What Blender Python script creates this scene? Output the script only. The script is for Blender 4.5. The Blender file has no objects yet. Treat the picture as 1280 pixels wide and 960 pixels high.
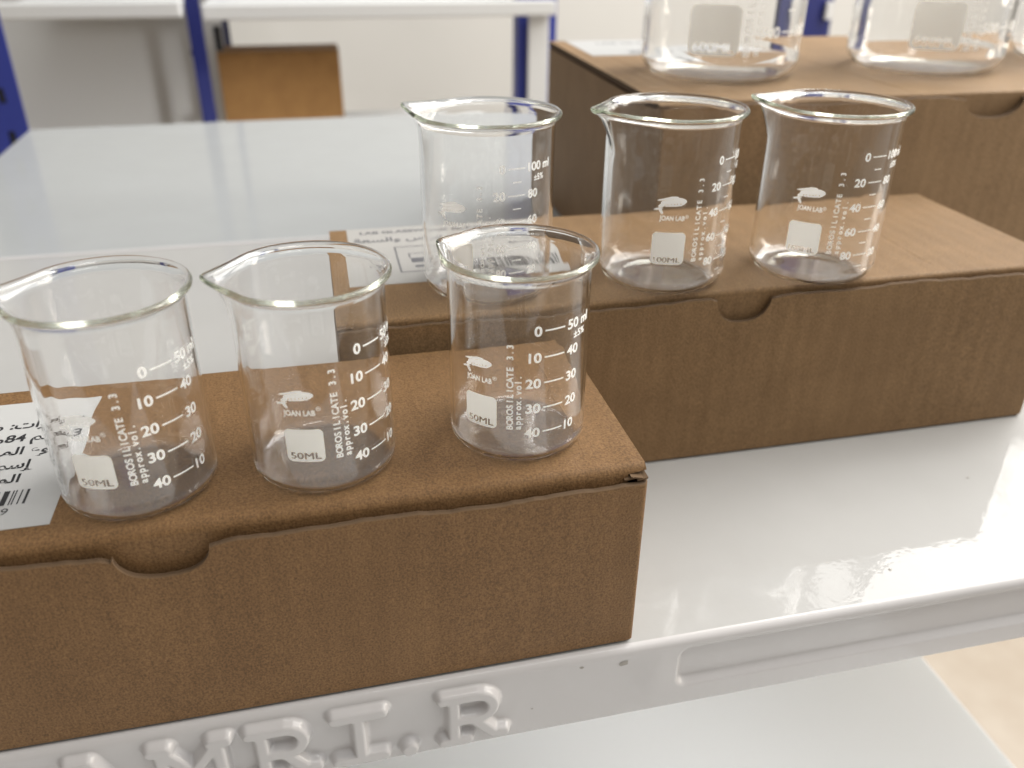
import bpy, math, random
from math import sin, cos, pi, radians, sqrt, hypot, atan2
from mathutils import Matrix, Vector
import numpy as np
random.seed(5)
S = bpy.context.scene
COL = S.collection

# ------------------------------------------------------------------ camera
cd = bpy.data.cameras.new('camera'); cam = bpy.data.objects.new('camera', cd); COL.objects.link(cam); S.camera = cam
R_, U_, F_ = Vector((0.97579194, -0.21857511, 0.00741711)), Vector((0.09915139, 0.4723644, 0.8758087)), Vector((0.19493356, 0.85387165, -0.4826014))
m = Matrix((R_, U_, -F_)).transposed().to_4x4(); m.translation = (-0.08568, -0.19334, 0.21222)
cam.matrix_world = m
cd.sensor_width = 36; cd.lens = 1067.65*36/1280; cd.clip_start = 0.01; cd.clip_end = 50
cd.dof.use_dof = True; cd.dof.focus_distance = 0.268; cd.dof.aperture_fstop = 10.5

# ------------------------------------------------------------------ world and lamps
W = bpy.data.worlds.new('World'); S.world = W; W.use_nodes = True
nt = W.node_tree; bg = nt.nodes['Background']
tc = nt.nodes.new('ShaderNodeTexCoord')
dotn = nt.nodes.new('ShaderNodeVectorMath'); dotn.operation = 'DOT_PRODUCT'; dotn.inputs[1].default_value = (0.60, -0.02, 0.80)
nt.links.new(tc.outputs['Generated'], dotn.inputs[0])
rp = nt.nodes.new('ShaderNodeValToRGB')
e = rp.color_ramp.elements
e[0].position = 0.0; e[0].color = (0.085, 0.055, 0.03, 1)
e[1].position = 1.0; rp.color_ramp.elements[-1].color = (.92, .93, .93, 1)
x = rp.color_ramp.elements.new(0.45); x.color = (0.22, 0.185, 0.15, 1)
x = rp.color_ramp.elements.new(0.66); x.color = (0.25, 0.235, 0.22, 1)
mr = nt.nodes.new('ShaderNodeMapRange'); mr.inputs[1].default_value = -1; mr.inputs[2].default_value = 1
nt.links.new(dotn.outputs['Value'], mr.inputs[0]); nt.links.new(mr.outputs[0], rp.inputs[0]); nt.links.new(rp.outputs[0], bg.inputs[0])
bg.inputs[1].default_value = 1.0

def area(name, loc, target, sx, sy, power, col, spread=180):
    l = bpy.data.lights.new(name, 'AREA'); l.shape = 'RECTANGLE'; l.size = sx; l.size_y = sy; l.energy = power; l.color = col
    l.spread = radians(spread)
    o = bpy.data.objects.new(name, l); COL.objects.link(o); o.location = loc
    o.rotation_euler = (Vector(target)-Vector(loc)).to_track_quat('-Z', 'Y').to_euler()
    return o
def dirpt(az, el, d, o=(0.1, 0.05, 0)):
    az, el = radians(az), radians(el)
    return (o[0]+d*sin(az)*cos(el), o[1]+d*cos(az)*cos(el), o[2]+d*sin(el))
area('window_light', dirpt(70.5, 46, 2.3, (.2, .06, 0)), (.2, .06, 0), 1.95, 1.45, 62, (1, .97, .93))
area('small_window_light', dirpt(39.5, 39.5, 2.2), (.1, .1, 0), .09, .14, .16, (1, .98, .95))
area('side_window_light', (2.35, -.26, .75), (.3, .2, .0), .5, 1.6, 19, (1, .90, .77))
area('ceiling_light', (.35, -.75, 2.1), (.0, .1, 0), .9, .28, 5.8, (1, .985, .95))
area('wall_fill_light', (.9, .75, 2.3), (.6, 2.0, .1), 1.0, .5, 8.5, (.98, .985, .97), 120)  # added fill that lights the wall and spares the box fronts
area('counter_fill_light', (.5, -1.05, -.13), (.08, .20, -.30), .10, .10, .70, (1, 1, 1), 24)  # added narrow-cone fill to brighten the counter under the shelf
area('left_window_light', (-1.9, .1, 1.7), (0, .1, .1), .25, .9, .8, (.98, .99, 1))

S.view_settings.view_transform = 'Standard'; S.view_settings.look = 'None'; S.view_settings.gamma = 1; S.view_settings.exposure = 0.38
S.render.engine = 'CYCLES'
c = S.cycles
c.max_bounces = 128; c.transmission_bounces = 128; c.glossy_bounces = 128; c.diffuse_bounces = 5; c.transparent_max_bounces = 12
c.caustics_reflective = True; c.caustics_refractive = True; c.blur_glossy = 0.4; c.sample_clamp_indirect = 6
c.use_denoising = True

# ------------------------------------------------------------------ materials
def mat(name, col, rough=.5, **k):
    m = bpy.data.materials.new(name); m.use_nodes = True; b = m.node_tree.nodes['Principled BSDF']
    b.inputs['Base Color'].default_value = (*col, 1); b.inputs['Roughness'].default_value = rough
    for a, v in k.items(): b.inputs[a.replace('_', ' ')].default_value = v
    return m
def nodes(m): return m.node_tree, m.node_tree.nodes['Principled BSDF']
def N(nt, t, **k):
    n = nt.nodes.new('ShaderNode'+t)
    for a, v in k.items():
        if a.startswith('i'): n.inputs[int(a[1:])].default_value = v
        else: setattr(n, a, v)
    return n
def noise(nt, scale, detail=3, rough=.55, vec=None):
    n = N(nt, 'TexNoise'); n.inputs['Scale'].default_value = scale; n.inputs['Detail'].default_value = detail; n.inputs['Roughness'].default_value = rough
    if vec: nt.links.new(vec, n.inputs['Vector'])
    return n.outputs['Fac']
def ramp(nt, fac, stops):
    r = N(nt, 'ValToRGB'); el = r.color_ramp.elements
    while len(el) < len(stops): el.new(.5)
    for q, (p, cc) in zip(el, stops): q.position = p; q.color = (*cc, 1) if len(cc) == 3 else cc
    nt.links.new(fac, r.inputs[0]); return r.outputs[0]
def mixc(nt, fac, a, b, mode='MIX'):
    n = N(nt, 'Mix', data_type='RGBA', blend_type=mode)
    for s, v in ((0, fac), (6, a), (7, b)):
        if hasattr(v, 'type') and hasattr(v, 'links'): nt.links.new(v, n.inputs[s])
        else: n.inputs[s].default_value = v if s == 0 else (*v, 1)
    return n.outputs[2]
def bump(nt, b, h, strength, dist, prev=None):
    n = N(nt, 'Bump'); n.inputs['Strength'].default_value = strength; n.inputs['Distance'].default_value = dist
    nt.links.new(h, n.inputs['Height'])
    if prev: nt.links.new(prev, n.inputs['Normal'])
    nt.links.new(n.outputs[0], b.inputs['Normal']); return n.outputs[0]

def kraft(name, c0, seed=0.0):
    m = mat(name, c0, .6, Specular_IOR_Level=.18); nt, b = nodes(m)
    tc = N(nt, 'TexCoord'); mp = N(nt, 'Mapping'); mp.inputs['Location'].default_value = (seed, seed*.7, 0)
    nt.links.new(tc.outputs['Object'], mp.inputs['Vector']); v = mp.outputs[0]
    d = tuple(x*.72 for x in c0); l = tuple(min(1, x*1.27) for x in c0)
    fine = noise(nt, 1500, 2, .6, v); big = noise(nt, 38, 4, .6, v)
    col = ramp(nt, fine, [(.34, d), (.5, c0), (.68, l)])
    col = mixc(nt, .55, col, ramp(nt, big, [(.3, (.80, .78, .75)), (.7, (1.12, 1.12, 1.1))]), 'MULTIPLY')
    # short fibres running with the paper
    mp2 = N(nt, 'Mapping'); mp2.inputs['Scale'].default_value = (1, .22, .22); nt.links.new(v, mp2.inputs['Vector'])
    fib = noise(nt, 2600, 1, .5, mp2.outputs[0])
    col = mixc(nt, .35, col, ramp(nt, fib, [(.35, (.8, .8, .8)), (.66, (1.2, 1.2, 1.2))]), 'MULTIPLY')
    mp3 = N(nt, 'Mapping'); mp3.inputs['Scale'].default_value = (1, .05, .05); nt.links.new(v, mp3.inputs['Vector'])
    col = mixc(nt, .38, col, ramp(nt, noise(nt, 260, 2, .6, mp3.outputs[0]), [(.32, (.90, .89, .88)), (.5, (1, 1, 1)), (.70, (1.12, 1.12, 1.13))]), 'MULTIPLY')
    spk = noise(nt, 620, 0, .5, v)
    col = mixc(nt, ramp(nt, spk, [(.80, (0, 0, 0)), (.86, (.45, .45, .45))]), col, tuple(x*.4 for x in c0))
    nt.links.new(col, b.inputs['Base Color'])
    wv = N(nt, 'TexWave'); wv.bands_direction = 'X'; wv.inputs['Scale'].default_value = 34; wv.inputs['Distortion'].default_value = 1.2; wv.inputs['Detail'].default_value = 2
    nt.links.new(v, wv.inputs['Vector'])
    n1 = bump(nt, b, wv.outputs['Fac'], .22, .0003)
    n2 = bump(nt, b, noise(nt, 30, 2, .5, v), .22, .0016, n1)
    bump(nt, b, fine, .45, .0003, n2)
    return m
KRAFT = kraft('kraft_cardboard', (.178, .100, .044))
KRAFT2 = kraft('kraft_cardboard_second', (.212, .130, .064), 3.1)
KRAFT3 = kraft('kraft_cardboard_third', (.262, .170, .092), 7.7)
KRAFT_FAR = kraft('kraft_cardboard_orange', (.29, .155, .055), 9.7)
KEDGE = mat('cardboard_cut_edge', (.085, .05, .024), .9)
KCUT = mat('cardboard_torn_edge', (.12, .072, .036), .9)

def enamel(name, col, rough=.12, wear=True, coat=.6):
    m = mat(name, col, rough, Coat_Weight=coat, Coat_Roughness=.03, Specular_IOR_Level=.12); nt, b = nodes(m)
    tc = N(nt, 'TexCoord'); v = tc.outputs['Object']
    sm = noise(nt, 9, 3, .6, v)
    r = N(nt, 'MapRange'); r.inputs[3].default_value = rough*.7; r.inputs[4].default_value = rough*1.7; nt.links.new(sm, r.inputs[0]); nt.links.new(r.outputs[0], b.inputs['Roughness'])
    if wear:
        c1 = col
        c1 = mixc(nt, .35, col, ramp(nt, noise(nt, 25, 4, .6, v), [(.3, (.90, .895, .885)), (.7, (1, 1, 1))]), 'MULTIPLY')
        nt.links.new(c1, b.inputs['Base Color'])
    n1 = bump(nt, b, noise(nt, 260, 2, .5, v), .16, .0003)
    n2 = bump(nt, b, noise(nt, 5, 1, .5, v), .02, .006, n1)
    nt.links.new(n2, b.inputs['Coat Normal'])
    return m
ENAMEL = enamel('white_enamel', (.40, .396, .384), .42, True, .5)
ENAMEL_REAR = enamel('cool_white_enamel', (.36, .372, .372), .38, True, .45)
ENAMEL_LIP = enamel('white_enamel_lip', (.52, .505, .50), .25, True, .35)
COUNTER = enamel('glossy_white_counter', (.87, .885, .885), .15, False, .7)
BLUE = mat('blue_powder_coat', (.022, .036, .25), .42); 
BLUE_SHADED = mat('shaded_blue_powder_coat', (.006, .012, .12), .45)  # same blue coat darkened, shade on the unlit posts put into colour
STEELWHITE = mat('white_powder_coat', (.62, .625, .62), .4)
PANEL_SHADED = mat('shaded_panel', (.50, .50, .49), .6)  # grey carries the shade of the left background in its colour
BLACK = mat('black_plastic', (.01, .01, .012), .5)
WALLM = mat('cream_wall_paint', (.62, .60, .56), .8)
ntw, bw = nodes(WALLM); ntw.links.new(ramp(ntw, noise(ntw, 2.2, 3, .5, N(ntw, 'TexCoord').outputs['Object']), [(.3, (.565, .555, .525)), (.7, (.61, .60, .57))]), bw.inputs['Base Color'])
FLOORM = mat('beige_floor_tile', (.66, .56, .43), .35)
ntf, bf = nodes(FLOORM); ntf.links.new(ramp(ntf, noise(ntf, 7, 5, .6, N(ntf, 'TexCoord').outputs['Object']), [(.3, (.36, .30, .235)), (.7, (.44, .385, .32))]), bf.inputs['Base Color'])
PAPER = mat('white_sticker_paper', (.44, .44, .43), .6)
PAPER_SHADED = mat('shaded_sticker_paper', (.37, .36, .34), .6)  # sticker paper darkened, shade on the middle box put into its colour
INKBLACK = mat('black_print', (.015, .015, .017), .6)
INKGREY = mat('grey_print', (.12, .12, .13), .6)
INK = mat('white_ceramic_ink', (.72, .72, .69), .5)
PATCH = mat('frosted_white_patch', (.62, .61, .57), .55)
ntp, bp = nodes(PATCH); ntp.links.new(ramp(ntp, noise(ntp, 420, 4, .6, N(ntp, 'TexCoord').outputs['Object']), [(.3, (.60, .59, .545)), (.7, (.70, .69, .645))]), bp.inputs['Base Color'])
def translucent(m, col, f):
    t, b = nodes(m); tr = N(t, 'BsdfTranslucent'); mx = N(t, 'AddShader')
    tr.inputs[0].default_value = (*[q*f for q in col], 1)
    o = t.nodes['Material Output']; t.links.new(b.outputs[0], mx.inputs[0]); t.links.new(tr.outputs[0], mx.inputs[1]); t.links.new(mx.outputs[0], o.inputs[0])
translucent(INK, (.98, .98, .96), .55); translucent(PATCH, (.96, .96, .92), .55)
GLASS = mat('borosilicate_glass', (1, 1, 1), 0.0, Transmission_Weight=1.0, IOR=1.43)
ng, bgn = nodes(GLASS)
va = N(ng, 'VolumeAbsorption'); va.inputs['Color'].default_value = (.90, .95, .84, 1); va.inputs['Density'].default_value = 7
ng.links.new(va.outputs[0], ng.nodes['Material Output'].inputs['Volume'])

# ------------------------------------------------------------------ helpers
def tag(o, label=None, cat=None, group=None, kind=None):
    if label: o['label'] = label
    if cat: o['category'] = cat
    if group: o['group'] = group
    if kind: o['kind'] = kind
    return o
def empty(name, loc, rz=0):
    o = bpy.data.objects.new(name, None); COL.objects.link(o); o.location = loc; o.rotation_euler = (0, 0, radians(rz)); o.empty_display_size = .02
    return o
def obj(name, vs, fs, material, parent=None, smooth=False, mats=None, fmat=None):
    me = bpy.data.meshes.new(name); me.from_pydata([tuple(map(float, v)) for v in vs], [], [tuple(map(int, f)) for f in fs]); me.update()
    if mats:
        for mm in mats: me.materials.append(mm)
        for p, i in zip(me.polygons, fmat): p.material_index = i
    else: me.materials.append(material)
    if smooth: me.polygons.foreach_set('use_smooth', [True]*len(me.polygons))
    o = bpy.data.objects.new(name, me); COL.objects.link(o)
    if parent: o.parent = parent
    return o
def bevel(o, w, seg=3):
    b = o.modifiers.new('bevel', 'BEVEL'); b.width = w; b.segments = seg; b.limit_method = 'ANGLE'; b.angle_limit = radians(40)
    return o
def box(name, lo, hi, material, parent=None, bw=0, seg=3):
    (x0, y0, z0), (x1, y1, z1) = lo, hi
    vs = [(x0,y0,z0),(x1,y0,z0),(x1,y1,z0),(x0,y1,z0),(x0,y0,z1),(x1,y0,z1),(x1,y1,z1),(x0,y1,z1)]
    fs = [(0,3,2,1),(4,5,6,7),(0,1,5,4),(1,2,6,5),(2,3,7,6),(3,0,4,7)]
    o = obj(name, vs, fs, material, parent)
    return bevel(o, bw, seg) if bw else o
_tc = {}
def text2d(s, h, bold=True):
    """triangles of a line of lettering, scaled so that a digit is h tall, origin at its left baseline"""
    key = (s, bold)
    if key not in _tc:
        def ev(t):
            cu = bpy.data.curves.new('t', 'FONT'); cu.body = t; cu.size = 1; cu.resolution_u = 5; cu.offset = .024 if bold else 0.0
            o = bpy.data.objects.new('t', cu); COL.objects.link(o); bpy.context.view_layer.update()
            me = o.evaluated_get(bpy.context.evaluated_depsgraph_get()).to_mesh()
            v = [(q.co.x, q.co.y) for q in me.vertices]; f = [tuple(p.vertices) for p in me.polygons]
            o.to_mesh_clear(); bpy.data.objects.remove(o); bpy.data.curves.remove(cu)
            return v, f
        if '#' not in _tc:
            v, f = ev('H'); _tc['#'] = max(q[1] for q in v)
        _tc[key] = ev(s)
    v, f = _tc[key]; k = h/_tc['#']
    if not v: return [], []
    x0 = min(q[0] for q in v)
    return [((a-x0)*k, b*k) for a, b in v], f
class Ink:
    """flat lettering and marks gathered into one part"""
    def __init__(s): s.v = []; s.f = []
    def add(s, v, f):
        n = len(s.v); s.v += v; s.f += [tuple(i+n for i in q) for q in f]
    def text(s, t, x, y, h, align='l', rot=0, width=None, sx=1, bold=True):
        v, f = text2d(t, h, bold)
        if not v: return
        w = max(q[0] for q in v); k = (width/w) if width else sx; w *= k
        off = {'l': 0, 'r': -w, 'c': -w/2}[align]
        ca, sa = cos(radians(rot)), sin(radians(rot))
        s.add([(x+(a*k+off)*ca-b*sa, y+(a*k+off)*sa+b*ca) for a, b in v], f)
    def rect(s, x0, y0, x1, y1, n=1):
        for i in range(n):
            a, b = x0+(x1-x0)*i/n, x0+(x1-x0)*(i+1)/n
            s.add([(a, y0), (b, y0), (b, y1), (a, y1)], [(0, 1, 2, 3)])
    def line(s, xa, ya, xb, yb, w, n=4):
        dx, dy = xb-xa, yb-ya; L = hypot(dx, dy); nx, ny = -dy/L*w/2, dx/L*w/2
        for i in range(n):
            p, q = i/n, (i+1)/n
            a = (xa+dx*p, ya+dy*p); b = (xa+dx*q, ya+dy*q)
            s.add([(a[0]-nx, a[1]-ny), (b[0]-nx, b[1]-ny), (b[0]+nx, b[1]+ny), (a[0]+nx, a[1]+ny)], [(0, 1, 2, 3)])
    def raster(s, x0, y0, x1, y1, d, inside):
        nx, ny = int((x1-x0)/d), int((y1-y0)/d)
        X, Y = np.meshgrid(x0+(np.arange(nx)+.5)*d, y0+(np.arange(ny)+.5)*d)
        M = inside(X, Y); idx = {}; vs = []; fs = []
        def vid(i, j):
            if (i, j) not in idx: idx[(i, j)] = len(vs); vs.append((x0+i*d, y0+j*d))
            return idx[(i, j)]
        for j in range(ny):
            for i in range(nx):
                if M[j, i]: fs.append((vid(i, j), vid(i+1, j), vid(i+1, j+1), vid(i, j+1)))
        s.add(vs, fs)
    def wrap(s, name, r, th0, material, parent, rfun=None):
        return obj(name, [(r*cos(th0+x/r), r*sin(th0+x/r), z) for x, z in s.v], s.f, material, parent)
    def flat(s, name, o, ang, z, material, parent):
        ca, sa = cos(radians(ang)), sin(radians(ang))
        return obj(name, [(o[0]+x*ca-y*sa, o[1]+x*sa+y*ca, z) for x, y in s.v], s.f, material, parent)
def intri(v, f):
    T = []
    for q in f:
        for k in range(1, len(q)-1): T.append((v[q[0]], v[q[k]], v[q[k+1]]))
    def g(X, Y):
        M = np.zeros(X.shape, bool)
        for a, b, c_ in T:
            d1 = (X-b[0])*(a[1]-b[1])-(a[0]-b[0])*(Y-b[1]); d2 = (X-c_[0])*(b[1]-c_[1])-(b[0]-c_[0])*(Y-c_[1]); d3 = (X-a[0])*(c_[1]-a[1])-(c_[0]-a[0])*(Y-a[1])
            M |= ~(((d1 < 0) | (d2 < 0) | (d3 < 0)) & ((d1 > 0) | (d2 > 0) | (d3 > 0)))
        return M
    return g

# ------------------------------------------------------------------ the setting
def plane(name, x0, x1, y0, y1, z, m): 
    o = obj(name, [(x0,y0,z),(x1,y0,z),(x1,y1,z),(x0,y1,z)], [(0,1,2,3)], m); return tag(o, kind='structure')
plane('floor', -6, 8, -4, 6, -.92, FLOORM)
w = box('wall', (-6, 2.05, -.92), (8, 2.15, .42), WALLM); tag(w, 'plain cream painted wall behind the blue racks', 'wall', kind='structure')

# ------------------------------------------------------------------ shelf with pressed front lip
def sstep(t): t = np.clip(t, 0, 1); return t*t*(3-2*t)
def seg_dist(X, Z, a, b):
    ax, az = a; bx, bz = b; dx, dz = bx-ax, bz-az
    t = np.clip(((X-ax)*dx+(Z-az)*dz)/(dx*dx+dz*dz+1e-12), 0, 1)
    return np.hypot(X-ax-t*dx, Z-az-t*dz)
def letter(ch, x0, w, zt, zb):
    h = zt-zb; L = []
    def P(u, v): return (x0+u*w, zb+v*h)
    if ch == 'I': L = [((.08,1),(.92,1)), ((.08,0),(.92,0)), ((.5,0),(.5,1))]
    if ch == 'R':
        L = [((0,1),(.55,1)), ((.18,0),(.18,1)), ((0,0),(.40,0)), ((.18,.47),(.55,.47)), ((.5,.47),(.83,.04)), ((.83,.04),(1,.03))]
        L += [((.55+.28*sin(pi*k/8), .735+.265*cos(pi*k/8)), (.55+.28*sin(pi*(k+1)/8), .735+.265*cos(pi*(k+1)/8))) for k in range(8)]
    if ch == 'M': L = [((0,1),(.2,1)), ((.12,1),(.12,0)), ((.88,1),(.88,0)), ((.8,1),(1,1)), ((.12,1),(.5,.42)), ((.88,1),(.5,.42)), ((0,0),(.3,0)), ((.7,0),(1,0))]
    if ch == 'A': L = [((.25,1),(.5,1)), ((.5,1),(.1,0)), ((.5,1),(.9,0)), ((.22,.33),(.78,.33)), ((0,0),(.28,0)), ((.72,0),(1,0))]
    if ch == '.': L = [((.5,.0),(.52,.0))]
    return [(P(*a), P(*b)) for a, b in L]
def make_shelf(name, x0, x1, depth, material, lipm, writing=True, lip_h=.031):
    root = empty(name, (0, 0, 0))
    rb = .0028
    # board: top sheet with rolled back edge
    o = box('board', (x0, .0, -.0012), (x1, depth, 0), material, root)
    nx = int((.19+.22)/.00055) if writing else 8
    xs = np.unique(np.concatenate([[x0], np.linspace(-.215, .19, nx), np.linspace(.19, x1, 6)])) if writing else np.array([x0, x1])
    prof = [(rb*(1-sin(a)) - rb, rb*(cos(a)-1)) for a in np.linspace(0, pi/2, 9)]     # y from 0 to -rb
    zs = list(np.linspace(-rb-.0004, -lip_h+.0012, 62 if writing else 3))
    X, Z = np.meshgrid(xs, np.array(zs)); H = np.zeros_like(X)
    if writing:
        D = np.full(X.shape, 1.0)
        for ch, a, w in [('A', -.1820, .0215), ('M', -.1540, .0215), ('R', -.1260, .0190), ('I', -.1020, .0175), ('.', -.0830, .010), ('R', -.0668, .0200)]:
            dot = ch == '.'
            for s0, s1 in letter(ch, a+.0022, w, -.0062, -.0252):
                dd = seg_dist(X, Z, s0, s1) - (.0008 if dot else 0)
                D = np.minimum(D, dd)
        H += .0031*(1-sstep((D-.0014)/.0017))
        # long pressed channel
        cx0, cx1, cz, hh = .0175, .60, -.0132, .0082
        dx = np.maximum(np.maximum(cx0+.0035-X, X-cx1), 0); dz = np.maximum(np.abs(Z-cz)-(hh-.0035), 0)
        dr = np.hypot(dx, dz)-.0035
        H -= .0028*(1-sstep((dr+.0012)/.0024))
        H += .00045*np.exp(-((X-.009)/.007)**2)*np.exp(-((Z-cz)/.009)**2)
    vs = []; fs = []; rows = []
    for (py, pz) in prof:
        rows.append(len(vs)); vs += [(x, py, pz) for x in xs]
    for j in range(len(zs)):
        rows.append(len(vs)); vs += [(xs[i], -rb-H[j, i], zs[j]) for i in range(len(xs))]
    for py, pz in [(-rb, -lip_h+.0006), (-rb+.0005, -lip_h+.0001), (-rb+.0012, -lip_h), (.010, -lip_h), (.010, -lip_h+.0012), (0, -lip_h+.0012), (-rb+.0034, -lip_h+.003), (-rb+.0034, -.0030), (0, -.0014)]:
        rows.append(len(vs)); vs += [(x, py, pz) for x in xs]
    for a, b in zip(rows, rows[1:]):
        fs += [(a+i, b+i, b+i+1, a+i+1) for i in range(len(xs)-1)]
    obj('front_lip', vs, fs, lipm, root, smooth=True)
    box('back_lip', (x0, depth+.0002, -.03), (x1, depth+.0016, -.0006), lipm, root)
    box('end_lip', (x0-.0014, .001, -.03), (x0-.0002, depth, -.0006), lipm, root)
    box('end_lip', (x1+.0002, .001, -.03), (x1+.0014, depth, -.0006), lipm, root)
    return root
sh = make_shelf('display_shelf', -.386, .60, .428, ENAMEL, ENAMEL_LIP)
sh.rotation_euler.z = radians(.45)
tag(sh, 'glossy white steel shelf carrying the cardboard boxes, letters pressed into its front lip', 'shelf')
# chips in the paint
def chip(x, y, z, s, vert=False, parent=None):
    n = 9; pts = [(s*(.6+.5*random.random())*cos(2*pi*k/n), s*(.35+.4*random.random())*sin(2*pi*k/n)) for k in range(n)]
    if vert: vs = [(x+a, y-.0001, z+b) for a, b in pts]+[(x, y-.0002, z)]
    else: vs = [(x+a, y+b, z+.0001) for a, b in pts]+[(x, y, z+.0003)]
    return obj('paint_chip', vs, [(k, (k+1) % n, n) for k in range(n)], CHIP, parent)
CHIP = mat('bare_metal_chip', (.30, .28, .25), .6)
chip(.1750, .0583, 0, .0009, parent=sh); chip(.1062, .0133, 0, .0010, parent=sh)
chip(-.0035, -.00281, -.0058, .0022, True, sh); chip(-.0345, -.00281, -.0195, .0006, True, sh); chip(-.018, -.00281, -.0044, .0009, True, sh)
sr = make_shelf('display_shelf', -.386, .60, .42, ENAMEL_REAR, ENAMEL_LIP, False)
sr.location = (0, .434, 0.0004); sr.rotation_euler = (radians(.12), 0, radians(.45))
tag(sr, 'white steel shelf board standing empty behind the boxes, its far edge before the racks', 'shelf')

# white counter below
ct = empty('counter', (0, 0, 0)); tag(ct, 'glossy white counter lower down in front of the shelf lip', 'counter')
box('counter_top', (-1.2, -.70, -.33), (.343, .42, -.30), COUNTER, ct, .004)
for lx_ in (-1.1, .28):
    for ly in (-.62, .34): box('leg', (lx_-.02, ly-.02, -.92), (lx_+.02, ly+.02, -.331), STEELWHITE, ct)

# ------------------------------------------------------------------ cardboard boxes
def make_box(name, W_, D_, H_, gap, notch_x, notch_w, notch_d, material, seed, t=.003, warp=.0005):
    """origin at front right bottom corner on the table, x runs to -W_"""
    rnd = random.Random(seed)
    root = empty(name, (0, 0, 0))
    rc = .0016
    ph = [rnd.uniform(0, 6.28) for _ in range(6)]
    def wob(s): return warp*(sin(s*60+ph[0])+.6*sin(s*133+ph[1])+.35*sin(s*410+ph[2])+.25*sin(s*900+ph[3])+.30*abs(sin(s*900+ph[4]))+rnd.uniform(-.12, .12))
    # path round the walls: (x, y, nx, ny, ztop)
    path = []
    def zt(x):
        z = H_-gap+wob(x)
        u = (x-notch_x)/(notch_w/2)
        if abs(u) < 1:
            z = min(z, H_-gap-notch_d*(1-abs(u)**2.6)**(1/2.0)+.15*wob(x*2))
        elif abs(u) < 1.25: z -= .0009*(1.25-abs(u))/.25*1.0
        return z
    xs = sorted(set(list(np.linspace(-W_+rc, -rc, 90))+list(np.linspace(notch_x-notch_w*.64, notch_x+notch_w*.64, 110))))
    for x in xs: path.append((x, -.0004*sin(pi*(-x)/W_)*2, 0, -1, zt(x)))
    def corner(cx, cy, a0, z0, z1):
        for k in range(1, 6):
            a = radians(a0+90*k/6); path.append((cx+rc*cos(a), cy+rc*sin(a), cos(a), sin(a), z0+(z1-z0)*k/6))
    zside = H_-t-.0006
    corner(-rc, rc, -90, H_-gap, H_-gap+.0004)
    for k, y in enumerate(np.linspace(rc, D_-rc, 24)): path.append((0, y, 1, 0, zside if k else H_-gap+.0006))
    corner(-rc, D_-rc, 0, zside, zside)
    for x in np.linspace(-rc, -W_+rc, 24): path.append((x, D_, 0, 1, zside))
    corner(-W_+rc, D_-rc, 90, zside, zside)
    for k, y in enumerate(np.linspace(D_-rc, rc, 24)): path.append((-W_, y, -1, 0, zside if k < 23 else H_-gap+.0006))
    corner(-W_+rc, rc, 180, H_-gap, H_-gap)
    vs = []; fs = []; fm = []
    n = len(path); zl = [0, .0009, .02, .04]
    for (x, y, nx, ny, z) in path:
        ins = .0006
        col = [(x-nx*ins, y-ny*ins, 0.0004), (x, y, .0012)] + [(x, y, z*.35), (x, y, z*.7), (x, y, z-.0003), (x-nx*.0004, y-ny*.0004, z), (x-nx*(t-.0003), y-ny*(t-.0003), z), (x-nx*t, y-ny*t, z-.0004), (x-nx*t, y-ny*t, .0012)]
        vs += col
    m_ = 9
    for i in range(n):
        j = (i+1) % n
        for k in range(m_-1):
            fs.append((i*m_+k, j*m_+k, j*m_+k+1, i*m_+k+1)); fm.append(1 if k in (5,) else (2 if k == 4 else 0))
    nb = len(vs); vs += [(-W_+.001, .001, .0006), (-.001, .001, .0006), (-.001, D_-.001, .0006), (-W_+.001, D_-.001, .0006)]; fs.append((nb, nb+1, nb+2, nb+3)); fm.append(0)
    obj('carton_walls', vs, fs, None, root, mats=[material, KEDGE, KCUT], fmat=fm)
    # lid: a sheet folded over the front and tucked inside
    r0 = min(.0030, gap*.75); y0 = t+.0006
    prof = [(D_+.0004, H_-.0022), (D_+.0002, H_-.0008), (D_-.0012, H_)]
    prof += [(y, H_) for y in np.linspace(D_-.006, y0+r0+.004, 10)]
    prof += [(y0+r0-r0*sin(a), H_-r0+r0*cos(a)) for a in np.linspace(0, pi/2, 8)]
    prof += [(y0, H_-r0-.003), (y0+.0002, H_-.020), (y0+.0004, H_-.026)]
    ncol = 60; vs = []; fs = []; npf = len(prof)
    def lidz(x, y, z):
        u = -x/W_; d_ = 0
        if z > H_-.0045: d_ = 0
        return z+d_
    outer = []; inner = []
    for i in range(npf):
        (ya, za) = prof[i]; yp, zp = prof[max(0, i-1)]; yn, zn = prof[min(npf-1, i+1)]
        ty, tz = yn-yp, zn-zp; L = hypot(ty, tz); ny_, nz_ = -tz/L, ty/L   # inward
        outer.append((ya, za)); inner.append((ya+(-nz_*0), za)) ; inner[-1] = (ya-ny_*0, za)
        # path runs towards -y on top: inward normal is -z on top, +y at the front
        inner[-1] = (ya + (tz/L)*-(t-.0006), za + (ty/L)*(t-.0006))
    def xr(z): 
        ins = 0 if z > H_-.0021 else .0058
        return -W_+ins, -ins
    for k in range(ncol+1):
        for (y, z) in outer:
            a, b = xr(z); x = a+(b-a)*k/ncol; vs.append((x, y, lidz(x, y, z)))
        for (y, z), (yo, zo) in zip(inner, outer):
            a, b = xr(zo); x = a+(b-a)*k/ncol; vs.append((x, y, lidz(x, y, z)))
    M_ = 2*npf; fm = []
    for k in range(ncol):
        A, B = k*M_, (k+1)*M_
        for i in range(npf-1):
            fs.append((A+i, B+i, B+i+1, A+i+1)); fm.append(0); fs.append((A+npf+i, A+npf+i+1, B+npf+i+1, B+npf+i)); fm.append(0)
        for i in (0, npf-1):
            fs.append((A+i, A+npf+i, B+npf+i, B+i)); fm.append(1)
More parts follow.
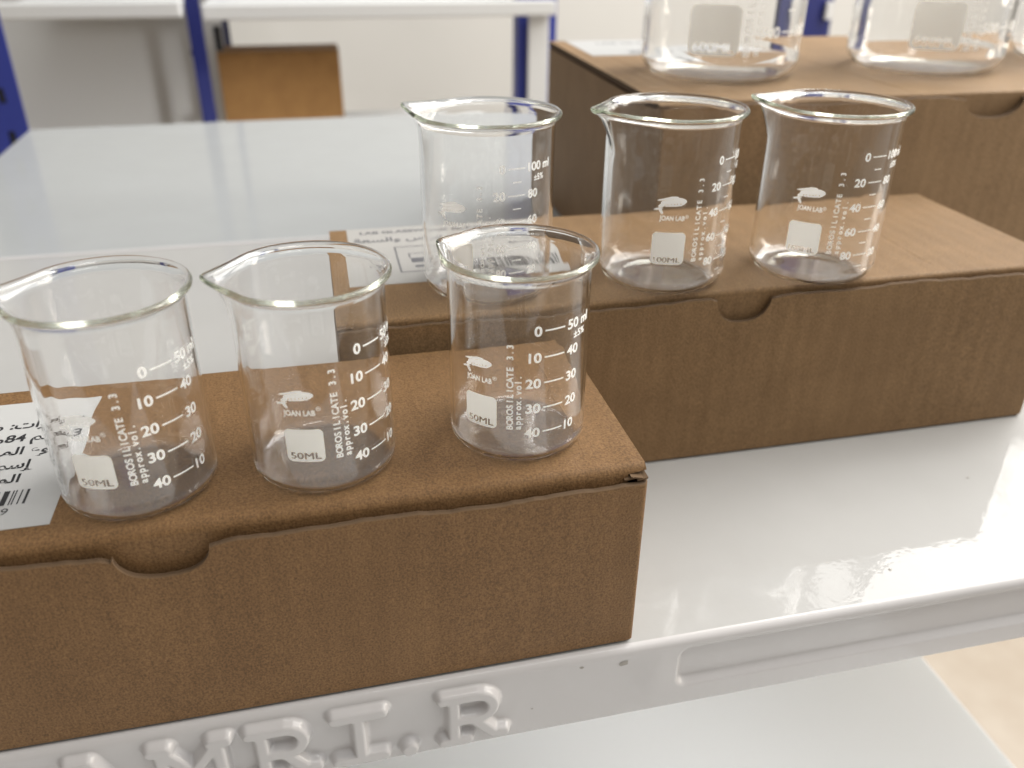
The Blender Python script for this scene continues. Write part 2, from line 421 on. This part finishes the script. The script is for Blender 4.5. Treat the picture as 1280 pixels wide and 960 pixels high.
    for A in (0, ncol*M_):
        for i in range(npf-1): fs.append((A+i, A+i+1, A+npf+i+1, A+npf+i)); fm.append(1)
    obj('lid', vs, fs, None, root, smooth=False, mats=[material, KEDGE], fmat=fm)
    # crumpled end of the tuck flap showing in the gap at each front corner
    for sx, s in ((-.0003, 1), (-W_+.0003, -1)):
        vv, ff = [], []
        for (xa, za, xb, zb, ya, yb) in ((-.0068, -.0040, -.0026, -.0033, .0016, .0044), (-.0050, -.0029, -.0012, -.0036, .0012, .0046), (-.0030, -.0041, .0002, -.0034, .0009, .0042)):
            n = len(vv); z1, z2 = H_+za*gap/.0048, H_+zb*gap/.0048
            p4 = [(sx+xa*s, ya, z1), (sx+xb*s, ya-.0003, z2), (sx+xb*s, yb, z2+.0002), (sx+xa*s, yb, z1+.0003)]
            vv += p4+[(x, y, z+.00045) for x, y, z in p4]; ff += [tuple(n+i for i in q) for q in ((0,1,2,3),(4,5,6,7),(0,1,5,4),(1,2,6,5),(2,3,7,6),(3,0,4,7))]
        obj('crumpled_corner', vv, ff, KCUT, root)
    return root
b1 = make_box('cardboard_box', .275, .0916, .0689, .0048, -.1372, .0245, .0085, KRAFT, 1, t=.0019); b1.location = (0.0005, 0.0003, 0.0002); b1.rotation_euler.z = radians(.55)
tag(b1, 'front brown cardboard box at the shelf edge, carrying the three smallest beakers', 'cardboard box', 'cardboard boxes on the shelf')
b2 = make_box('cardboard_box', .3192, .1115, .078, .0024, -.157, .0238, .0102, KRAFT2, 2, t=.0019); b2.location = (.2352, .0999, .0002); b2.rotation_euler.z = radians(.1)
tag(b2, 'middle brown cardboard box carrying the three 100 ml beakers', 'cardboard box', 'cardboard boxes on the shelf')
W3 = .46
b3 = make_box('cardboard_box', W3, .2545, .1246, .0022, -W3+.201, .038, .0115, KRAFT3, 3, t=.004, warp=.0006); a3 = radians(-1.28)
b3.location = (.0941+W3*cos(a3), .2443+W3*sin(a3), .0002); b3.rotation_euler.z = a3
tag(b3, 'tallest brown cardboard box at the back right under the large 600 ml beakers', 'cardboard box', 'cardboard boxes on the shelf')

def crease(parent, pts, material, w=.0009, h=.00022):
    vs = []; fs = []
    for i, (x, y, z) in enumerate(pts):
        a = pts[max(0, i-1)]; b = pts[min(len(pts)-1, i+1)]; dx, dy = b[0]-a[0], b[1]-a[1]; L = hypot(dx, dy); nx, ny = -dy/L*w/2, dx/L*w/2
        k = 1 if 0 < i < len(pts)-1 else .2
        vs += [(x-nx, y-ny, z-.00002), (x, y, z+h*k), (x+nx, y+ny, z-.00002)]
    for i in range(len(pts)-1): fs += [(3*i, 3*i+3, 3*i+4, 3*i+1), (3*i+1, 3*i+4, 3*i+5, 3*i+2)]
    return obj('crease', vs, fs, material, parent, smooth=True)
def wpts(a, b, z, n=14, j=.0004): 
    r_ = random.Random(int(abs(a[0])*1e5)); return [(a[0]+(b[0]-a[0])*k/n+r_.uniform(-j, j), a[1]+(b[1]-a[1])*k/n, z) for k in range(n+1)]
crease(b2, wpts((-.0620, .006), (-.0600, .110), .078), KRAFT2)
crease(b1, wpts((-.0165, .012), (-.0130, .088), .0689), KRAFT); crease(b1, wpts((-.0240, .0075), (-.0135, .0170), .0689, 6), KRAFT)
crease(b3, wpts((-W3+.155, .006), (-W3+.150, .253), .1246), KRAFT3, .0016, .0004); crease(b3, wpts((-W3+.030, .006), (-W3+.022, .170), .1246), KRAFT3, .0016, .0004)

# ---- arabic lettering: joined letter forms set right to left
AR = {'ا': (0xFE8D, 0xFE8E, 0, 0), 'إ': (0xFE87, 0xFE88, 0, 0), 'د': (0xFEA9, 0xFEAA, 0, 0), 'ر': (0xFEAD, 0xFEAE, 0, 0), 'و': (0xFEED, 0xFEEE, 0, 0), 'ة': (0xFE93, 0xFE94, 0, 0)}
for ch, b_ in {'ل': 0xFEDD, 'م': 0xFEE1, 'ص': 0xFEB9, 'ن': 0xFEE5, 'ع': 0xFEC9, 'س': 0xFEB1, 'ت': 0xFE95, 'ح': 0xFEA1, 'ط': 0xFEC1, 'ق': 0xFED5, 'ب': 0xFE8F, 'ي': 0xFEF1, 'ك': 0xFED9, 'ف': 0xFED1}.items(): AR[ch] = (b_, b_+1, b_+2, b_+3)
def arabic(s):
    out = []
    for i, ch in enumerate(s):
        if ch not in AR: out.append(ch); continue
        prev = i > 0 and s[i-1] in AR and AR[s[i-1]][2]; nxt = i+1 < len(s) and s[i+1] in AR
        f = AR[ch]
        out.append(chr(f[3] if prev and nxt and f[2] else f[1] if prev else f[2] if nxt and f[2] else f[0]))
    # reverse, keeping runs of digits in order
    res = []; run = ''
    for ch in out:
        if ch.isdigit(): run += ch
        else:
            if run: res.append(run); run = ''
            res.append(ch)
    if run: res.append(run)
    return ''.join(reversed(res))
def sticker(parent, x0, y0, x1, y1, z, ang, build, paper=None, name='sticker'):
    """paper sheet, corner (x0, y0) at near left in the box's own axes, rotated by ang about it"""
    n = 10; vs = []; fs = []; ca, sa = cos(radians(ang)), sin(radians(ang))
    W_, D_ = x1-x0, y1-y0
    for k, zz in enumerate((z+.00003, z+.00013)):
        vs += [(x0+a*ca-b*sa, y0+a*sa+b*ca, zz) for a, b in ((0, 0), (W_, 0), (W_, D_), (0, D_))]
    fs = [(3,2,1,0),(4,5,6,7),(0,1,5,4),(1,2,6,5),(2,3,7,6),(3,0,4,7)]
    o = obj(name, vs, fs, paper or PAPER, parent)
    for nm, ink, mm in build(W_, D_): ink.flat(nm, (x0, y0), ang, z+.00020, mm, o)
    return o
def barcode(ink, x0, y0, x1, y1, seed):
    r = random.Random(seed); x = x0
    while x < x1:
        w = r.choice([.35, .35, .7, .7, 1.1, 1.5])*.001; ink.rect(x, y0, min(x+w, x1), y1); x += w+r.choice([.4, .4, .8, 1.1])*.001
def lab_front(W_, D_):
    t = Ink(); xr_ = W_-.011
    for t_, xx, yy in (('القدرات: محلي', .0650, .0535), ('23مم 84مم', .0655, .0455), ('نوع المنتوج', .0620, .0378), ('إسم الصنف', .0580, .0300), ('المصنع', .0555, .0225)): t.text(arabic(t_), xx, yy, .0042, 'r')
    b = Ink(); barcode(b, .006, .0112, W_-.0085, .0182, 4)
    d = Ink()
    for k, ch in enumerate('62947180392839'): d.text(ch, .0545-(13-k)*.0041, .0068, .0030, bold=False)
    return [('printed_text', t, INKBLACK), ('barcode', b, INKBLACK), ('printed_digits', d, INKBLACK)]
LZ = .0689-.0002
sticker(b1, -.2340, .0110, -.1655, .0815, .0689, 0, lab_front)
def lab_mid(W_, D_):
    t = Ink(); t.text('LAB GLASSWARE BEAKER', .006, D_-.0085, .0036, width=.060)
    t.text(arabic('المقاس والسعة'), .050, D_-.0200, .0055, 'r'); t.text(arabic('كوب زجاج'), .092, D_-.0185, .0045, 'r'); t.text(arabic('المصنع'), .092, D_-.0300, .0045, 'r')
    f = Ink(); x0, y0, x1, y1 = .020, .012, .041, .044
    for (a, b_, c_, d_) in ((x0, y0, x1, y0+.0007), (x0, y1-.0007, x1, y1), (x0, y0, x0+.0007, y1), (x1-.0007, y0, x1, y1)): f.rect(a, b_, c_, d_)
    f.rect(x0+.006, y0+.011, x1-.007, y0+.0165); f.rect(x0+.007, y0+.005, x1-.008, y0+.0075)
    f.rect(x0+.0055, y0+.022, x1-.0065, y0+.0226); f.rect(x0+.0055, y0+.017, x0+.0061, y0+.0226); f.rect(x1-.0071, y0+.017, x1-.0065, y0+.0226)
    b = Ink(); barcode(b, .048, .010, .092, .023, 7)
    return [('printed_text', t, INKGREY), ('printed_picture', f, INKGREY), ('barcode', b, INKBLACK)]
sticker(b2, -.3115, .0375, -.2170, .1100, .0780, -.3, lab_mid, PAPER_SHADED)
def lab_back(W_, D_):
    t = Ink(); t.text('LAB GLASSWARE BEAKER', .02, D_-.022, .007); t.text(arabic('المصنع'), .10, D_-.045, .012, 'r'); t.text(arabic('كوب زجاج'), .1, .012, .012, 'r')
    return [('printed_text', t, INKGREY)]
sticker(b3, -W3+.012, .172, -W3+.165, .252, .1246, .0, lab_back)

# ------------------------------------------------------------------ beakers
def leaf_logo(ink, cx, cy, w, h):
    def ins(X, Y):
        u = (X-cx)/w*2; v = (Y-cy)/h*2            # -1..1
        M = np.zeros(X.shape, bool)
        def ell(a, b, ra, rb_, ang):
            c_, s_ = cos(radians(ang)), sin(radians(ang)); p = (u-a)*c_+(v-b)*s_; q = -(u-a)*s_+(v-b)*c_
            return (p/ra)**2+(q/rb_)**2 < 1
        M |= ell(.28, .34, .72, .50, 10) | ell(-.10, .26, .55, .42, 22)
        M |= ell(-.45, .02, .44, .17, 42) | ell(-.78, -.50, .34, .10, 24) | ell(-.60, -.72, .10, .40, 18)
        for k in range(5): M |= ell(-.62+.2*k, .55+.09*k, .28, .085, 20-4*k)
        for k in range(5): M |= ell(-.32+.22*k, -.12+.03*k, .16, .075, -35)
        for k in range(11): M &= ~ell(-.30+.12*k, .02+.30*((k*7) % 5)/5.+.015*k, .055, .022, 28+((k*37) % 25))
        for k in range(6): M &= ~ell(-.38+.20*k, -.02+.03*k, .035, .09, 20)
        for k in range(4): M &= ~ell(-.45+.18*k, .48+.06*k, .12, .025, 18)
        return M
    ink.raster(cx-w/2*1.05, cy-h/2*1.3, cx+w/2*1.05, cy+h/2*1.25, w/130, ins)
def make_beaker(r, H_, t, flare, spout, spout_h, kind, turn=0):
    root = empty('beaker', (0, 0, 0))
    rnd = np.random.RandomState(int(r*1e5))
    rc = r*{50: .20, 100: .27, 600: .27}[kind]                                     # rounded heel
    tb = t*1.15
    bead = t*1.12
    prof = []                                      # outer, from the centre of the base upward: (radius, z, kind)
    foot = r-rc
    prof += [(0.0, .0006), (foot*.35, .0005), (foot*.7, .0003), (foot*.92, .00005), (foot, 0.0)]
    prof += [(foot+rc*sin(a), rc-rc*cos(a)) for a in np.linspace(0, pi/2, 14)[1:]]
    al = radians(64); rho = flare*1.42; te = t*1.55
    zf = H_-rho*sin(al)-te*.5
    prof += [(r, z) for z in np.linspace(rc, zf, 26)[1:]]
    arc = [(r-t/2+rho*(1-cos(q)), zf+rho*sin(q), q, t/2+(te-t)/2*(q/al)**1.5) for q in np.linspace(0, al, 12)[1:]]
    prof += [(x+cos(q)*h, z-sin(q)*h) for x, z, q, h in arc]
    ex, ez, _, eh = arc[-1]
    prof += [(ex+eh*cos(-al+q), ez+eh*sin(-al+q)) for q in np.linspace(0, pi, 14)[1:-1]]
    prof += [(x-cos(q)*h, z+sin(q)*h) for x, z, q, h in arc[::-1]]
    n_out = len(prof)-6
    prof += [(r-t, z) for z in np.linspace(zf, rc, 26)]
    ri = rc-t*.8
    prof += [(foot+ri*sin(a), rc-ri*cos(a) ) for a in np.linspace(pi/2, 0, 14)[1:]]
    zin = rc-ri
    prof += [(foot*.85, zin-.00005), (foot*.6, zin+.0001), (foot*.3, zin+.0003), (0.0, zin+.0004)]
    nA = 240; vs = []; fs = []
    ks = rnd.uniform(0, 6.28, 14); am = rnd.uniform(.3, 1, 14)
    R2 = r+flare
    pt = math.acos(R2/(R2+spout))
    np_ = len(prof)
    for a in range(nA):
        th = 2*pi*a/nA; dth = (th+pi) % (2*pi)-pi; ad = abs(dth)
        # spout outline: straight tangents meeting in a rounded tip
        def tip(q):
            aq = sqrt(q*q+.07**2)
            return (1/cos(pt-min(aq, pt))-1) if aq < pt else 0
        g = tip(dth)/(1/cos(pt-.07)-1)
        streak = sum(am[i]*sin((i*2+3)*th+ks[i]) for i in range(14))*.000010
        for i, (pr, pz) in enumerate(prof):
            if pr == 0: continue
            hz = (pz-(H_-spout_h))/spout_h
            push = 0; dz = 0
            if hz > 0:
                w = min(1, hz)
                # lower down the spout is narrower
                push = spout*(g**(1+1.6*(1-w)))*(w**1.7)
                dz = .0011*g*w**3*(spout/.005)
                push -= .10*spout*w*w*math.exp(-((ad-pt*1.12)/.16)**2)
            rr = pr+push
            if i > n_out+4 and pz > zin+.0005: rr += streak
            elif pz > rc: rr += streak*.3
            vs.append((rr*cos(th), rr*sin(th), pz+dz*0.6))
    m_ = np_-2
    c0 = len(vs); vs.append((0, 0, prof[0][1])); c1 = len(vs); vs.append((0, 0, prof[-1][1]))
    for a in range(nA):
        b = (a+1) % nA
        for i in range(m_-1): fs.append((a*m_+i, b*m_+i, b*m_+i+1, a*m_+i+1))
        fs.append((c0, b*m_, a*m_)); fs.append((c1, a*m_+m_-1, b*m_+m_-1))
    g_ = obj('glass_body', vs, fs, GLASS, root, smooth=True)
    ro = r+.00010
    D = lambda d: radians(d)*ro
    if kind == 50:
        th0 = radians(75); z0, z1, hw = .0123, .0226, .0052; bh = .0021; txt = '50ML'
    elif kind == 100:
        th0 = radians(76); z0, z1, hw = .0145, .0275, .0064; bh = .0021; txt = '100ML'
    else:
        th0 = radians(75); z0, z1, hw = .0165, .0435, .0145; bh = .0052; txt = '600ML'
    # frosted patch with the volume left clear
    v, f = text2d(txt, bh, False); w = max(q[0] for q in v); sc = hw*1.60/w
    v = [((a-w/2)*sc, z0+bh*.42+b) for a, b in v]; i0 = intri(v, f); e_ = bh*.055; it = lambda X, Y: i0(X, Y) | i0(X+e_, Y) | i0(X-e_, Y) | i0(X, Y+e_*.8); crn = hw*.30
    def ins(X, Y):
        qx = np.maximum(np.abs(X)-(hw-crn), 0); qy = np.maximum(np.abs(Y-(z0+z1)/2)-((z1-z0)/2-crn), 0)
        return (np.hypot(qx, qy) < crn) & ~it(X, Y)
    p = Ink(); p.raster(-hw, z0, hw, z1, hw/62, ins); p.wrap('label_patch', ro, th0+radians(turn), PATCH, root)
    # vertical lettering
    L = Ink()
    def vert(s, u, za, zb, h, rot_sp=1):
        n = len(s); 
        for k, ch in enumerate(s):
            if ch == ' ': continue
            vv, ff = text2d(ch, h)
            w = max(q[0] for q in vv); zc = za+(zb-za)*(k+.5)/n
            L.add([(u-b, zc+(a-w/2)) for a, b in vv], ff)
    lg = Ink()
    gs = Ink()
    if kind == 50:
        vert('BOROSILICATE 3.3', D(27.2), .0124, .0400, .00185); vert('approx.vol.', D(33.6), .0124, .0305, .00190)
        leaf_logo(lg, D(-3), .0318, .0098, .0052); lg.text('JOAN LAB', D(-13), .0268, .0016, width=.0085); lg.text('®', D(11), .0281, .0012, bold=False)
        for k, (a, b) in enumerate([('0', '50 ml'), ('10', '40'), ('20', '30'), ('30', '20'), ('40', '10')]):
            z = .0436-k*.00805
            gs.line(D(51.5), z, D(69), z, .00044, 6); gs.text(a, D(49), z-.00145, .0029, 'r', sx=1.1); gs.text(b, D(72), z-.00145, .0029, sx=1.1)
        gs.text('±5%', D(79), .0436-.0047, .0021, sx=1.05)
    elif kind == 100:
        vert('BOROSILICATE 3.3', D(25.6), .0152, .0485, .0019); vert('approx.vol.', D(32.2), .0152, .0375, .0019)
        leaf_logo(lg, D(-1), .0382, .0118, .0066); lg.text('JOAN LAB', D(-9.5), .0322, .0018, width=.0096); lg.text('®', D(12), .0330, .0013, bold=False)
        for k, (a, b) in enumerate([('0', '100 ml'), ('20', '80'), ('40', '60'), ('60', '40'), ('80', '20')]):
            z = .0538-k*.0098
            gs.line(D(47), z, D(62), z, .00038, 6); gs.text(a, D(44.5), z-.00145, .0031, 'r', sx=1.05); gs.text(b, D(65), z-.00145, .0031, sx=1.05)
            gs.line(D(51), z-.0049, D(58.5), z-.0049, .00035, 3)
        gs.text('±5%', D(71), .0538-.0052, .0022, sx=.95)
    else:
        vert('BOROSILICATE 3.3', D(25), .016, .085, .0040); vert('approx.vol.', D(31.5), .016, .062, .0040)
        leaf_logo(lg, D(0), .0640, .026, .0145); lg.text('JOAN LAB', D(-14), .0520, .0032, width=.0190); lg.text('®', D(12), .0545, .0026)
        for k, (a, b) in enumerate([('500', '100'), ('400', '200'), ('300', '300'), ('200', '400'), ('100', '500 ml')]):
            z = .0290+k*.0225
            if z > .115: continue
            gs.line(D(49), z, D(63), z, .0007, 6); gs.text(a, D(47), z-.0028, .0058, 'r', sx=1.05); gs.text(b, D(66), z-.0028, .0058, sx=1.05)
            gs.line(D(53), z+.01125, D(60), z+.01125, .0006, 3)
    th0 += radians(turn)
    L.wrap('vertical_lettering', ro, th0, INK, root); lg.wrap('leaf_logo', ro, th0, INK, root); gs.wrap('volume_scale', ro, th0, INK, root)
    return root
def copy_tree(o, parent=None):
    n = o.copy(); COL.objects.link(n); n.parent = parent
    for ch in o.children: copy_tree(ch, n)
    return n
T1 = .0689+.00025
T2, T3 = .0780+.0005, .1246+.0003
protos = {50: make_beaker(.0208, .0600, .0012, .0024, .0040, .013, 50), 100: make_beaker(.02576, .0697, .0013, .0026, .0062, .016, 100), 600: make_beaker(.0480, .125, .0018, .0040, .0100, .024, 600)}
used = set()
G50, G100, G600 = 'small 50 ml beakers on the front box', '100 ml beakers on the middle box', '600 ml beakers on the tall back box'
protos[51] = make_beaker(.0208, .0600, .0012, .0024, .0022, .012, 50)
protos[101] = make_beaker(.02576, .0697, .0013, .0026, .0080, .018, 100, -12)
for kind, x, y, z, patch, label, g in [
    (50, -.14365, .02519, T1, -106, '50 ml glass beaker standing beside the white sticker, nearest the left edge', G50),
    (50, -.09221, .02709, T1, -103, '50 ml glass beaker in the middle of the three on the front box', G50),
    (51, -.03273, .03086, T1, -134, '50 ml glass beaker nearest the torn right corner of the front box', G50),
    (100, -.02282, .12809, T2, -131, '100 ml glass beaker seen against the white shelf, standing on a printed sticker', G100),
    (101, .05014, .12364, T2, -108, '100 ml glass beaker in the middle of its row, just above the finger notch', G100),
    (100, .11736, .11940, T2, -132, '100 ml glass beaker farthest right in its row on the middle box', G100),
    (600, .1640, .3300, T3, -120, 'large 600 ml beaker at the left of the tall back box, top out of view', G600),
    (600, .3090, .3300, T3, -121, 'large 600 ml beaker standing above the notch of the tall back box', G600),
    (600, .4450, .3400, T3, -118, 'large 600 ml beaker cut off by the right edge of the picture', G600)]:
    o = protos[kind] if kind not in used else copy_tree(protos[kind]); used.add(kind)
    o.location = (x, y, z); o.rotation_euler = (0, 0, radians(patch-{50: 75, 51: 75, 100: 76, 101: 64, 600: 75}[kind]))
    tag(o, label, 'beaker', g)

# ------------------------------------------------------------------ racks behind
def post(parent, x0, x1, y, zb, zt, m, name='post', depth=.035, slots=True):
    """slotted angle section: front plate with keyhole slots and a side plate"""
    w = x1-x0; vs = []; fs = []
    th = .002
    zs = [zb]; z = zb+.03
    while z < zt-.04: zs += [z, z+.018]; z += .05
    zs.append(zt)
    xa, xb = x0+w*.40, x0+w*.60
    def bx(lo, hi):
        n = len(vs); (a, b, c_), (d, e_, f_) = lo, hi
        vs.extend([(a,b,c_),(d,b,c_),(d,e_,c_),(a,e_,c_),(a,b,f_),(d,b,f_),(d,e_,f_),(a,e_,f_)]); fs.extend([tuple(n+i for i in q) for q in [(0,3,2,1),(4,5,6,7),(0,1,5,4),(1,2,6,5),(2,3,7,6),(3,0,4,7)]])
    if slots:
        bx((x0, y, zb), (xa, y+th, zt)); bx((xb, y, zb), (x1, y+th, zt))
        for i in range(0, len(zs)-1, 2): bx((xa, y+.0001, zs[i]), (xb, y+th-.0001, zs[i+1]))
    else: bx((x0, y, zb), (x1, y+th, zt))
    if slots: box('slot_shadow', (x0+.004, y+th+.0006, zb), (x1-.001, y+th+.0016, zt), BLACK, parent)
    bx((x0-.0002, y+th+.0002, zb), (x0+th, y+depth, zt))
    return obj(name, vs, fs, m, parent)
rk = empty('storage_rack', (0, 0, 0)); tag(rk, 'blue and white slotted steel rack before the cream wall, holding the orange carton', 'rack')
post(rk, -.262, -.240, 1.30, -.92, .75, BLUE_SHADED, slots=False)
post(rk, -.238, -.226, 1.62, -.92, .75, BLUE_SHADED, slots=False)
post(rk, .268, .336, 1.335, -.92, .75, BLUE, slots=False)
box('corner_leg', (.284, 1.322, -.92), (.320, 1.330, .062), STEELWHITE, rk, .002)
box('shelf_beam', (-.239, 1.302, .063), (.326, 1.320, .086), STEELWHITE, rk, .003)
box('shelf_board', (-.239, 1.3205, .078), (.266, 1.66, .083), STEELWHITE, rk)
box('lower_shelf_board', (-.225, 1.302, -.16), (.266, 1.66, -.150), STEELWHITE, rk)
box('clip', (-.229, 1.33, .015), (-.217, 1.345, .052), BLACK, rk, .002)
rl = empty('storage_rack', (0, 0, 0)); tag(rl, 'blue steel rack at the left edge with a shade-grey panel and white beam', 'rack')
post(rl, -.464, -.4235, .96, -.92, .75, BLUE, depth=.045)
post(rl, -.50, -.472, 1.0, -.92, .75, BLUE_SHADED, depth=.04)
box('shelf_beam', (-.52, 1.26, .072), (-.264, 1.285, .094), STEELWHITE, rl, .003)
box('back_panel', (-.75, 1.70, -.92), (-.2405, 1.71, .079), PANEL_SHADED, rl)
box('shelf_board', (-.52, 1.286, .080), (-.264, 1.69, .086), STEELWHITE, rl)
box('hook', (-.272, 1.36, .005), (-.258, 1.40, .013), BLACK, rl, .002)
rr_ = empty('storage_rack', (0, 0, 0)); tag(rr_, 'shaded blue rack upright behind the large beaker at top right', 'rack')
post(rr_, .812, .868, 1.35, -.92, .75, BLUE_SHADED, depth=.05, slots=False)
box('price_clip', (.850, 1.340, .045), (.862, 1.348, .075), STEELWHITE, rr_, .001)
cb = empty('carton', (-.236, 1.40, -.1498)); tag(cb, 'plain orange brown carton standing on the rack, far behind the shelf', 'carton', None)
box('carton_body', (0, 0, 0), (.203, .09, .1520), KRAFT_FAR, cb, .002)
box('top_flap', (0, 0.0015, .1521), (.203, .0448, .1530), KRAFT_FAR, cb); box('top_flap', (0, 0.0452, .1522), (.203, .09, .1530), KRAFT_FAR, cb)
